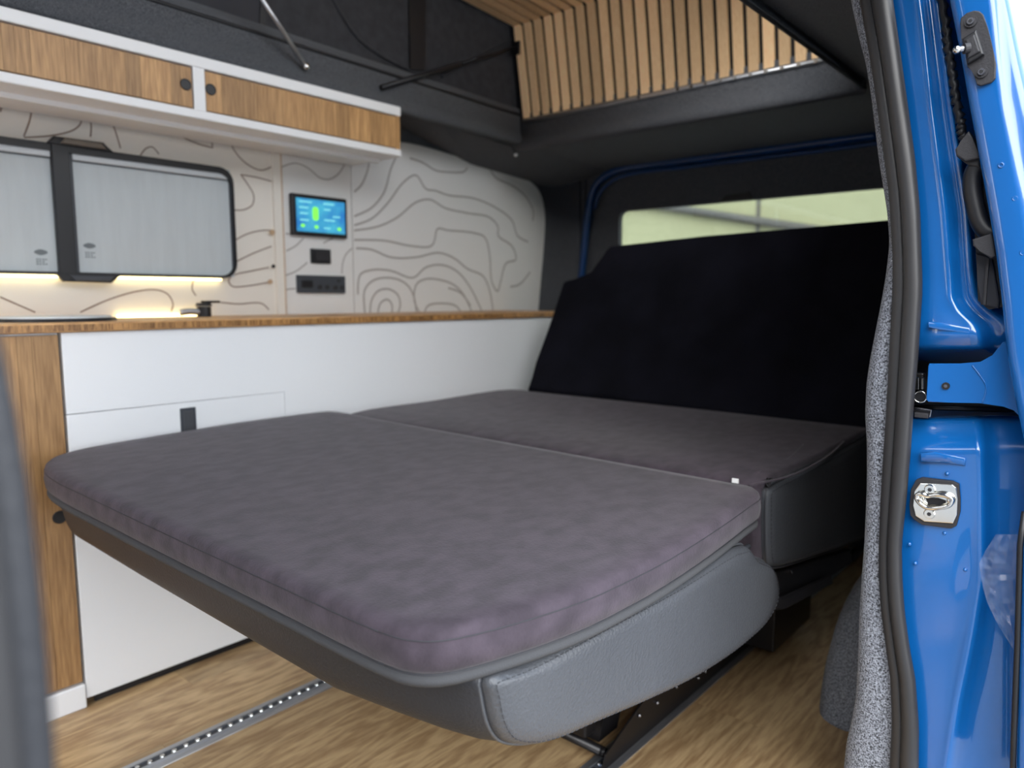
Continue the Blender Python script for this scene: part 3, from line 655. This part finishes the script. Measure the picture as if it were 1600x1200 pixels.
# backrest
Pb = Vector((1.975, 0, .615)); ub = Vector((.20, 0, .37)).normalized(); nb = Vector((-ub.z, 0, ub.x))
bo = [unp(x, y, Pb, nb) for x, y in ((822, 608), (838, 566), (878, 440), (884, 436), (925, 432), (932, 424), (946, 388), (954, 382), (1100, 369), (1240, 357), (1400, 343))]
tr_ = bo[-1]; top_r = Vector((tr_.x, .48, tr_.z)); bot_r = Vector((Pb.x, .48, Pb.z))
bo = bo+[top_r, bot_r]
br_ = prism('backrest', bo, -nb*.12, 'suededark', bb, .018, False, 4)
for pts in (((905, 560), (930, 470)),):
    pass
# metal frame on the rails
def px2(x, y, Y=.775): return un(x, y, 1, Y)
fr = box('frame', (1.15, .80, .06), (1.19, 1.46, .10), 'blacksteel', bb, .004)
a, b, c, d = px2(940, 1192, .765), px2(1010, 1085, .765), px2(1168, 985, .765), px2(1170, 1004, .765)
prism('rail_bracket', [Vector((a.x, .765, .004)), Vector((a.x+.01, .765, .035)), Vector((b.x, .765, b.z)), Vector((2.0, .765, b.z+.09)), Vector((2.0, .765, .004))], (0, -.004, 0), 'blacksteel', bb)
for x, y in ((999, 1118), (1027, 1098), (1057, 1073), (1091, 1059), (1102, 1049), (1129, 1024), (1167, 992)):
    p = un(x, y, 1, .758); bm = bmesh.new(); bmesh.ops.create_uvsphere(bm, u_segments=8, v_segments=6, radius=.0045, matrix=Matrix.Translation(p)); bmobj('screw', bm, 'screwm', bb, True)
tube('cross_bar', [un(870, 1136, 1, .98)+Vector((0, 0, 0)), un(945, 1176, 1, .775)], .010, 'blacksteel', bb, 8)
tube('cross_bar', [Vector((a.x+.02, .78, .03)), Vector((a.x+.02, 1.475, .03))], .010, 'blacksteel', bb, 8)
prism('support_leg', [(1.20, .80, .03), (1.27, .80, .03), (1.42, .80, .42), (1.34, .80, .42)], (0, .03, 0), 'blacksteel', bb)
prism('support_leg', [(1.20, 1.44, .03), (1.27, 1.44, .03), (1.42, 1.44, .42), (1.34, 1.44, .42)], (0, .03, 0), 'blacksteel', bb)
for Yb, Yc in ((.53, .56),):
    q = [un(x, y, 1, Yb) for x, y in ((1200, 897), (1330, 858), (1330, 880), (1225, 952), (1205, 955))]
    prism('seat_bracket', q, (0, .02, 0), 'blacksteel', bb, .002)
    q = [un(x, y, 1, Yb-.012) for x, y in ((1212, 935), (1216, 930), (1222, 938), (1300, 900), (1302, 912), (1226, 952), (1212, 952))]
    prism('bracket_flange', q, (0, .01, 0), 'handle', bb, .001)
p = un(1236, 893, 1, .528); cyl('bolt', p, p+Vector((0, -.004, 0)), .005, 'screwm', bb, 10)
box('seat_base', (1.78, .66, .05), (2.05, 1.70, .34), 'blacksteel', bb, .004)
own(bb)

# floor rails
for Y, lab in ((1.478, 'aluminium seat rail set in the floor beside the white cabinet'), (.775, 'aluminium seat rail in the floor under the right bed bracket')):
    rl = empty('floor_rail', (.3, Y, 0), lab, 'rail')
    box('track', (-.6, Y-.030, 0), (2.9, Y+.030, .003), 'alu', rl, .001)
    box('track_lip', (-.6, Y-.010, .003), (2.9, Y-.006, .006), 'alu', rl); box('track_lip', (-.6, Y+.012, .003), (2.9, Y+.016, .006), 'alu', rl)
    box('track_groove', (-.6, Y-.006, .0025), (2.9, Y+.012, .0034), 'socket', rl)
    bm = bmesh.new()
    for k in range(100): bmesh.ops.create_cone(bm, cap_ends=True, segments=8, radius1=.0065, radius2=.005, depth=.003, matrix=Matrix.Translation((.2+k*.025, Y+.003, .0048)))
    o = bmobj('track_studs', bm, 'chrome', rl); o['kind'] = 'stuff'; own(rl)

# ============================================================ DOOR OPENING: JAMB, SEAL, LINING
X0 = 1.12
def interp(keys, y):
    for a, b in zip(keys, keys[1:]):
        if a[0] <= y <= b[0]:
            t_ = (y-a[0])/(b[0]-a[0]); return [u+(v-u)*t_ for u, v in zip(a[1:], b[1:])]
    return list(keys[0][1:]) if y < keys[0][0] else list(keys[-1][1:])
def loft(name, keys, depths, step, m, parent=None, x0=X0, sub=1, rows=None):
    """keys: rows (py, px0..pxn); depths: rows (py, d0..dn) metres beyond the jamb plane"""
    y0, y1 = keys[0][0], keys[-1][0]; ys = rows or [y0+(y1-y0)*k/int((y1-y0)/step) for k in range(int((y1-y0)/step)+1)]
    return grid(name, [[un(px, y, 0, x0+d) for px, d in zip(interp(keys, y), interp(depths, y))] for y in ys], m, parent, True, sub)
sealR = [(-60, 1380), (0, 1390), (60, 1399), (150, 1412), (250, 1426), (330, 1434), (450, 1438), (560, 1431), (640, 1424), (700, 1420), (780, 1413), (850, 1406), (900, 1407), (950, 1410), (1010, 1418), (1060, 1427), (1130, 1432), (1200, 1431), (1260, 1429)]
sealL = [(-60, 1338), (0, 1347), (100, 1364), (200, 1378), (300, 1391), (400, 1397), (450, 1397), (560, 1391), (640, 1387), (700, 1383), (780, 1378), (850, 1375), (900, 1375), (950, 1378), (1010, 1386), (1060, 1393), (1130, 1396), (1200, 1393), (1260, 1390)]
jb = empty('door_jamb', (1.14, .22, 0), 'blue painted rear jamb of the sliding door opening with pressed ridges', 'door frame')
up_k = [(-60, 1368, 1395, 1418, 1428, 1434, 1446, 1455, 1461, 1470, 1520),
        (0, 1378, 1404, 1427, 1436, 1442, 1452, 1462, 1468, 1478, 1530),
        (40, 1384, 1410, 1434, 1441, 1447, 1457, 1467, 1473, 1482, 1530),
        (170, 1402, 1430, 1449, 1454, 1460, 1474, 1484, 1490, 1500, 1550),
        (330, 1420, 1450, 1468, 1474, 1481, 1497, 1509, 1515, 1524, 1590),
        (420, 1424, 1456, 1474, 1481, 1488, 1503, 1514, 1520, 1530, 1600),
        (465, 1424, 1458, 1477, 1484, 1492, 1508, 1519, 1528, 1542, 1610),
        (488, 1423, 1462, 1486, 1497, 1506, 1522, 1538, 1552, 1570, 1620),
        (508, 1422, 1470, 1510, 1526, 1534, 1548, 1562, 1576, 1592, 1630),
        (530, 1421, 1470, 1518, 1532, 1540, 1552, 1564, 1580, 1598, 1640),
        (555, 1420, 1470, 1520, 1534, 1541, 1552, 1564, 1580, 1600, 1640),
        (564, 1420, 1470, 1520, 1534, 1541, 1552, 1564, 1580, 1600, 1640)]
up_d = [(-60, .012, .002, .004, -.001, .004, .022, .010, .014, .045, .07), (440, .012, .0, .003, -.002, .003, .022, .010, .014, .050, .07),
        (488, .010, -.004, .0, -.006, .004, .022, .012, .014, .03, .05), (525, .008, -.010, -.010, -.012, .006, .022, .020, .022, .03, .04), (545, .012, .002, .0, .002, .016, .03, .03, .03, .035, .045), (557, .05, .05, .05, .05, .05, .05, .05, .05, .05, .06), (564, .09, .09, .09, .09, .09, .09, .09, .09, .09, .09)]
loft('upper_pressing', up_k, up_d, 12, 'blue', jb, rows=[-60+12*i for i in range(44)]+[465, 475, 486, 496, 505, 514, 522, 530, 537, 543, 548, 553, 558, 564])
lo_k = [(640, 1412, 1450, 1500, 1520, 1530, 1545, 1560, 1582, 1640), (690, 1410, 1450, 1505, 1524, 1533, 1546, 1562, 1584, 1640), (760, 1404, 1445, 1508, 1527, 1535, 1546, 1562, 1584, 1640),
        (900, 1396, 1440, 1505, 1526, 1536, 1548, 1562, 1584, 1640), (1000, 1404, 1440, 1490, 1508, 1518, 1532, 1552, 1580, 1640), (1100, 1416, 1440, 1475, 1488, 1497, 1512, 1540, 1575, 1640), (1200, 1420, 1436, 1462, 1472, 1482, 1498, 1530, 1570, 1640), (1270, 1418, 1432, 1455, 1466, 1476, 1492, 1526, 1566, 1640)]
lo_d = [(640, .09, .09, .09, .09, .09, .09, .09, .09, .09), (648, .05, .05, .05, .05, .05, .06, .06, .07, .08), (655, .028, .026, .026, .027, .03, .045, .045, .05, .06), (680, .022, .018, .016, .014, .012, .035, .035, .04, .05), (700, .010, .003, .0, -.001, -.004, .022, .026, .03, .04), (900, .008, -.003, -.003, .001, -.006, .020, .024, .026, .04), (1000, .008, .004, .004, .002, -.006, .018, .024, .026, .04), (1270, .010, .002, .0, -.002, -.006, .018, .024, .026, .04)]
loft('lower_pressing', lo_k, lo_d, 14, 'blue', jb, rows=[640, 644, 648, 652, 656, 662, 670, 678, 686, 694, 702]+[710+14*i for i in range(41)])
def onj(x, y, d=0.0): return un(x, y, 0, X0+d)
# embossed tabs above and below the slot
for pts, nm in ((((1450, 502), (1470, 504), (1516, 512), (1516, 521), (1470, 515), (1450, 512)), 'embossed_tab'), (((1438, 708), (1460, 706), (1508, 716), (1508, 728), (1475, 722), (1438, 722)), 'embossed_tab')):
    prism(nm, [onj(x, y, -.009 if y < 600 else -.0035) for x, y in pts], (.01, 0, 0), 'blue', jb, .0012, True)
for x, y in ((1480, 740), (1476, 833), (1421, 850), (1430, 880), (1508, 890)):
    p = onj(x, y, -.001); bm = bmesh.new(); bmesh.ops.create_uvsphere(bm, u_segments=10, v_segments=6, radius=.0028, matrix=Matrix.Translation(p)); bmobj('weld_dimple', bm, 'blue', jb, True)
# rail slot box behind
box('rail_slot', onj(1420, 690, .11), onj(1640, 540, .095), 'black', jb)
tube('slot_rail', [onj(1425, 636, .03), onj(1500, 638, .05), onj(1590, 640, .07)], .004, 'blacksteel', jb)
prism('slot_floor', [onj(x, y, .02) for x, y in ((1428, 636), (1456, 640), (1454, 652), (1428, 648))], (.01, 0, 0), 'screwm', jb, .001)
own(jb)
# roller carriage
rc = empty('roller_carriage', onj(1438, 605), 'black and steel roller carriage at the door rail slot beside the seal', 'roller')
box('carriage_body', onj(1425, 628, .02), onj(1447, 582, .035), 'blacksteel', rc, .002)
for x in (1433, 1441): 
    c = [onj(x-3, 590, .012), onj(x+3, 590, .012), onj(x+3, 609, .012), onj(x-3, 609, .012)]; prism('link', c, (.006, 0, 0), 'chrome', rc, .001)
p = onj(1438, 620, .01); cyl('roller', p, p+Vector((.012, 0, 0)), .0075, 'black', rc, 16)
bm = bmesh.new(); addtube(bm, [p+Vector((-.001, .0078*math.cos(2*math.pi*k/16), .0078*math.sin(2*math.pi*k/16))) for k in range(17)], .0012, 6, False); bmobj('roller_ring', bm, 'chrome', rc, True)
box('slide_plate', onj(1428, 652, .0), onj(1453, 645, .01), 'handle', rc, .001); own(rc)
# hinge arm
# striker
sk2 = empty('striker_plate', onj(1461, 785, -.006), 'polished steel door striker with loop and two screws on the blue jamb', 'striker')
def prj(pts, d): return [onj(x, y, d) for x, y in pts]
prism('gasket', prj([(1421, 790), (1423, 765), (1431, 750), (1440, 747), (1488, 752), (1498, 757), (1500, 780), (1500, 800), (1494, 822), (1486, 826), (1440, 820), (1428, 812), (1422, 805)], -.0065), (.012, 0, 0), 'handle', sk2, .001)
prism('plate', prj([(1426, 790), (1428, 768), (1438, 755), (1488, 757), (1494, 762), (1496, 780), (1495, 805), (1489, 818), (1444, 815), (1430, 806)], -.009), (.004, 0, 0), 'chrome', sk2, .001)
bm = bmesh.new(); lpz = [(1432, 778), (1437, 786), (1448, 793), (1470, 793), (1484, 789), (1487, 781), (1482, 776), (1466, 773), (1450, 775), (1440, 772), (1434, 773)]
prism('recess', prj([(1446, 778), (1466, 778), (1478, 782), (1478, 786), (1468, 789), (1450, 788)], -.0096), (.002, 0, 0), 'black', sk2)
tube('loop', [p for p in spline(prj(lpz, -.015), 4, True)]+[spline(prj(lpz, -.015), 4, True)[0]], .0032, 'chrome', sk2, 8)
tube('loop_post', [onj(1438, 781, -.008), onj(1438, 781, -.017)], .0035, 'chrome', sk2); tube('loop_post', [onj(1483, 782, -.008), onj(1483, 782, -.017)], .0035, 'chrome', sk2)
for x, y in ((1453, 765), (1452, 803)):
    p = onj(x, y, -.010); cyl('screw', p+Vector((.002, 0, 0)), p+Vector((-.0015, 0, 0)), .0078, 'chrome', sk2, 20, .006)
    cyl('screw_recess', p+Vector((-.001, 0, 0)), p+Vector((-.0018, 0, 0)), .0028, 'handle', sk2, 6)
own(sk2)
# rubber seal: two lobes
se = empty('door_seal', onj(1410, 600), 'black double-lipped rubber seal around the rear of the door opening', 'seal')
def sealpath(f, d):
    out_ = []
    for y in range(-60, 1261, 20):
        l_, r_ = interp(sealL, y)[0], interp(sealR, y)[0]; out_.append((l_+(r_-l_)*f, y, d, (r_-l_)))
    return out_
def lobe(name, f, wfrac, d, m='rubber'):
    pts = [onj(x, y, d) for x, y, _, _ in sealpath(f, d)]; rad = []
    for x, y, _, wpx in sealpath(f, d): rad.append((onj(x+wpx*wfrac/2, y, d)-onj(x-wpx*wfrac/2, y, d)).length*.66)
    tube(name, pts, .01, m, se, 12, rad)
lobe('outer_bulb', .72, .56, -.012); lobe('inner_lip', .27, .50, -.004); lobe('edge_lip', .10, .22, -.006)
own(se)
# felt lining wrapped round the pillar
cl = [(-60, 1318), (0, 1328), (60, 1341), (100, 1352), (150, 1360), (200, 1366), (250, 1372), (330, 1385), (380, 1389), (430, 1383), (470, 1376), (520, 1366), (560, 1358), (600, 1352), (650, 1350), (690, 1353), (760, 1353), (850, 1349), (900, 1345), (960, 1341), (1020, 1339), (1080, 1336), (1120, 1330), (1160, 1320), (1210, 1315), (1270, 1310)]
rows = []
for y in range(-60, 1271, 14):
    l_ = interp(cl, y)[0]; s_ = interp(sealL, y)[0]+8; w_ = s_-l_
    a = onj(s_, y, .006); b = onj(s_-w_*.45, y, .0); c = onj(l_+w_*.12, y, .008)
    d_ = onj(l_, y, .028); e_ = onj(l_, y, .07)+Vector((0, .0, 0)); g_ = Vector((X0+.24, e_.y+.030, e_.z)); 
    rows.append([a, b, c, d_, e_+Vector((0, -.004, 0)), g_])
struct(grid('trim_5', rows, 'carpetlit', None, True, 1))

# ============================================================ SLIDING DOOR (open), its edge
sd = empty('sliding_door', (1.1, .16, 0), 'open blue sliding door, its front edge with latch parts at the right', 'door')
dk = [(-60, 1468, 1476, 1525, 1543, 1550, 1560, 1566), (0, 1480, 1488, 1535, 1552, 1558, 1572, 1580), (85, 1497, 1505, 1545, 1558, 1566, 1588, 1597), (160, 1510, 1518, 1553, 1566, 1575, 1604, 1615), (260, 1528, 1537, 1570, 1586, 1596, 1630, 1645),
      (330, 1541, 1549, 1583, 1602, 1612, 1645, 1665), (400, 1553, 1560, 1592, 1614, 1625, 1660, 1680), (470, 1562, 1568, 1600, 1622, 1636, 1670, 1690), (560, 1571, 1577, 1606, 1630, 1642, 1680, 1700), (620, 1582, 1588, 1612, 1634, 1648, 1682, 1700), (700, 1599, 1604, 1625, 1640, 1652, 1684, 1700),
      (780, 1603, 1608, 1628, 1642, 1654, 1686, 1700), (860, 1594, 1600, 1622, 1640, 1652, 1684, 1700), (1000, 1590, 1596, 1620, 1640, 1652, 1684, 1700), (1270, 1583, 1590, 1618, 1638, 1650, 1684, 1700)]
dd = [(-60, .0, -.008, -.008, -.012, -.004, -.004, .006), (330, .0, -.010, -.010, -.013, -.004, -.004, .006), (1270, .0, -.010, -.010, -.013, -.004, -.004, .006)]
dys = [-60+20*i for i in range(67)]
XD = 1.085
rws = []
for y in dys:
    kx, kd = interp(dk, y), interp(dd, y); pts = [un(px, y, 0, XD+d) for px, d in zip(kx, kd)]
    l, r = pts[0], pts[-1]
    rws.append([Vector((2.15, min(l.y-.0, .19), l.z)), Vector((XD+.06, l.y-.002, l.z))]+pts+[Vector((XD+.03, r.y-.006, r.z)), Vector((2.15, r.y-.02, r.z))])
grid('door_skin', rws, 'blue', sd, True, 1)
def ond(x, y, d=0.0): return un(x, y, 0, XD+d)
# weatherstrip in the gap
bm = bmesh.new(); wsp = [(1468, -20), (1478, 40), (1484, 90), (1492, 140), (1499, 185), (1506, 215), (1512, 250)]
P_ = spline([ond(x, y, .045) for x, y in wsp], 10)
P_ = [p+Vector((0, .0016*math.sin(i*1.9), .001*math.cos(i*2.7))) for i, p in enumerate(P_)]
addtube(bm, P_, .0055, 8, True, [.0052+.0011*math.sin(i*2.3) for i in range(len(P_))]); bmobj('weatherstrip', bm, 'black', sd, True)
# handle housing: two horns and the dark moulded grip between them
prism('handle_guard', [ond(x, y, .004) for x, y in ((1513, 204), (1519, 215), (1529, 240), (1531, 247), (1508, 252), (1494, 243), (1492, 233), (1503, 222))], (.03, 0, 0), 'handle', sd, .002)
prism('handle_guard_underside', [ond(x, y, .010) for x, y in ((1494, 244), (1531, 248), (1531, 262), (1512, 258))], (.03, 0, 0), 'black', sd, .002)
prism('handle_guard', [ond(x, y, .004) for x, y in ((1519, 374), (1550, 364), (1556, 400), (1548, 404), (1530, 392), (1520, 384))], (.03, 0, 0), 'handle', sd, .002)
gp = [(1520, 256), (1512, 268), (1509, 290), (1514, 322), (1522, 348), (1534, 362), (1546, 364)]
tube('grip', spline([ond(x+10, y, .022) for x, y in gp], 5), .011, 'black', sd, 12, None)
prism('grip_recess', [ond(x, y, .035) for x, y in ((1512, 250), (1534, 255), (1552, 360), (1572, 478), (1545, 484), (1528, 470), (1524, 380))], (.02, 0, 0), 'black', sd, .001)
prism('seal_block', [ond(x, y, .028) for x, y in ((1524, 395), (1550, 402), (1562, 470), (1560, 482), (1532, 476), (1527, 440))], (.02, 0, 0), 'mesh', sd, .002)
box('seal_rib', ond(1540, 476, .022), ond(1543, 405, .03), 'handle', sd)
for x, y in ((1564, 258), (1586, 310), (1598, 395)):
    p = ond(x, y, -.0105); bm = bmesh.new(); addtube(bm, [p+Vector((0, .0026*math.cos(2*math.pi*k/12), .0026*math.sin(2*math.pi*k/12))) for k in range(13)], .0009, 5, False); bmobj('weld_mark', bm, 'blue', sd, True)
q = [(1450, 572), (1452, 568), (1500, 568), (1532, 567), (1552, 556), (1566, 535), (1640, 520), (1640, 690), (1603, 660), (1585, 640), (1568, 634), (1532, 630), (1480, 629), (1450, 628), (1447, 624)]
ha = prism('arm_plate', [onj(x, y, -.004) for x, y in q], (.004, 0, 0), 'blue', sd, .0012)
tube('fold_line', spline([onj(x, y, -.0042) for x, y in ((1519, 571), (1530, 585), (1541, 603), (1539, 618), (1535, 629))], 4), .0012, 'blue', ha, 6)
p = onj(1478, 603, -.0045); cyl('screw', p+Vector((.002, 0, 0)), p+Vector((-.002, 0, 0)), .0048, 'black', ha, 16); cyl('screw_recess', p+Vector((-.001, 0, 0)), p+Vector((-.0026, 0, 0)), .0024, 'screwm', ha, 6)
# bottom edge rubber
tube('edge_rubber', [ond(x, y, -.004) for x, y in ((1601, 800), (1594, 850), (1590, 1000), (1584, 1150), (1581, 1270))], .0035, 'black', sd, 8)
own(sd)
gb = empty('guide_bracket', ond(1525, 75, -.012), 'black door guide bracket with ball pin and two screws on the blue door edge', 'bracket')
o1 = [(1500, 36), (1501, 28), (1510, 20), (1522, 16), (1530, 17), (1536, 22), (1542, 40), (1548, 62), (1552, 80), (1556, 100), (1555, 122), (1548, 129), (1532, 134), (1526, 132), (1520, 110), (1511, 104), (1508, 80), (1502, 60)]
prism('plate', [ond(x, y, -.0145) for x, y in o1], (.005, 0, 0), 'handle', gb, .0012)
prism('raised_block', [ond(x, y, -.022) for x, y in ((1503, 60), (1525, 46), (1537, 84), (1512, 99))], (.010, 0, 0), 'black', gb, .002)
prism('block_step', [ond(x, y, -.025) for x, y in ((1508, 62), (1522, 53), (1531, 80), (1512, 91))], (.004, 0, 0), 'handle', gb, .0015)
p0, p1 = ond(1514, 75, -.024), ond(1494, 78, -.032)
dv = (p1-p0); cyl('pin_collar', p0, p0+dv*.4, .0062, 'handle', gb, 16); cyl('pin', p0, p0+dv*.85, .0035, 'screwm', gb, 12)
bm = bmesh.new(); bmesh.ops.create_uvsphere(bm, u_segments=12, v_segments=8, radius=.0048, matrix=Matrix.Translation(p0+dv*.95)); bmobj('ball', bm, 'chrome', gb, True)
for x, y in ((1517, 34), (1534, 113)):
    p = ond(x, y, -.0150); cyl('screw', p+Vector((.001, 0, 0)), p+Vector((-.0018, 0, 0)), .0072, 'handle', gb, 20, .0068); cyl('screw_head', p, p+Vector((-.0042, 0, 0)), .0052, 'screwm', gb, 20, .0038); cyl('screw_recess', p+Vector((-.004, 0, 0)), p+Vector((-.0044, 0, 0)), .0022, 'black', gb, 6)
own(gb)
# crumpled protective film
rnd = random.Random(3); rows = []
fk = [(835, 1556, 1592), (860, 1540, 1592), (880, 1530, 1592), (910, 1534, 1592), (940, 1542, 1592), (970, 1556, 1590), (1000, 1574, 1590), (1015, 1584, 1590)]
for y in range(835, 1016, 9):
    a, b = interp(fk, y); rows.append([onj(a+(b-a)*k/6, y, -.015+rnd.uniform(-.006, .006)) for k in range(7)])
fo = grid('protective_film', rows, 'film', None, False, 0, .0003); tag(fo, 'crumpled clear plastic film hanging at the lower door edge', 'plastic film')
# ============================================================ FRONT PILLAR, close at the left edge of the doorway
fpil = empty('front_pillar', (.06, .25, 0), 'blurred dark front door pillar with rubber seal at the left edge', 'pillar')
pp = [un(x, y, 1, .25) for x, y in ((-150, 400), (-50, 520), (-22, 620), (0, 740), (18, 870), (32, 1000), (42, 1110), (50, 1230), (54, 1400))]
P_ = spline(pp, 4); P_ = [Vector((P_[0].x-.01, .25, 1.35))]+P_+[Vector((P_[-1].x, .25, .0))]
tube('rubber_seal', P_, .0065, 'leatherdark', fpil, 14)
tube('seal_lip', [p+Vector((-.009, -.002, 0)) for p in P_], .007, 'rubber', fpil, 12)
own(fpil)
struct(prism('wall_right_front', [(-1.2, .30, -.03), (.035, .30, -.03), (.035, .30, 1.5), (-1.2, .30, 1.5)], (0, -.05, 0), 'blue'))
struct(box('door_header', (-1.2, .22, 1.46), (1.2, .36, 1.56), 'carpet'))
struct(box('roof_edge', (-1.2, .205, 1.45), (2.96, .24, 1.60), 'blue', None, .01))
struct(box('door_sill', (-.2, .16, -.20), (1.2, .22, -.005), 'black'))
struct(prism('body_side', [(1.34, .23, -.3), (2.96, .23, -.3), (2.96, .27, 1.5), (1.34, .27, 1.5)], (0, -.012, 0), 'blue'))
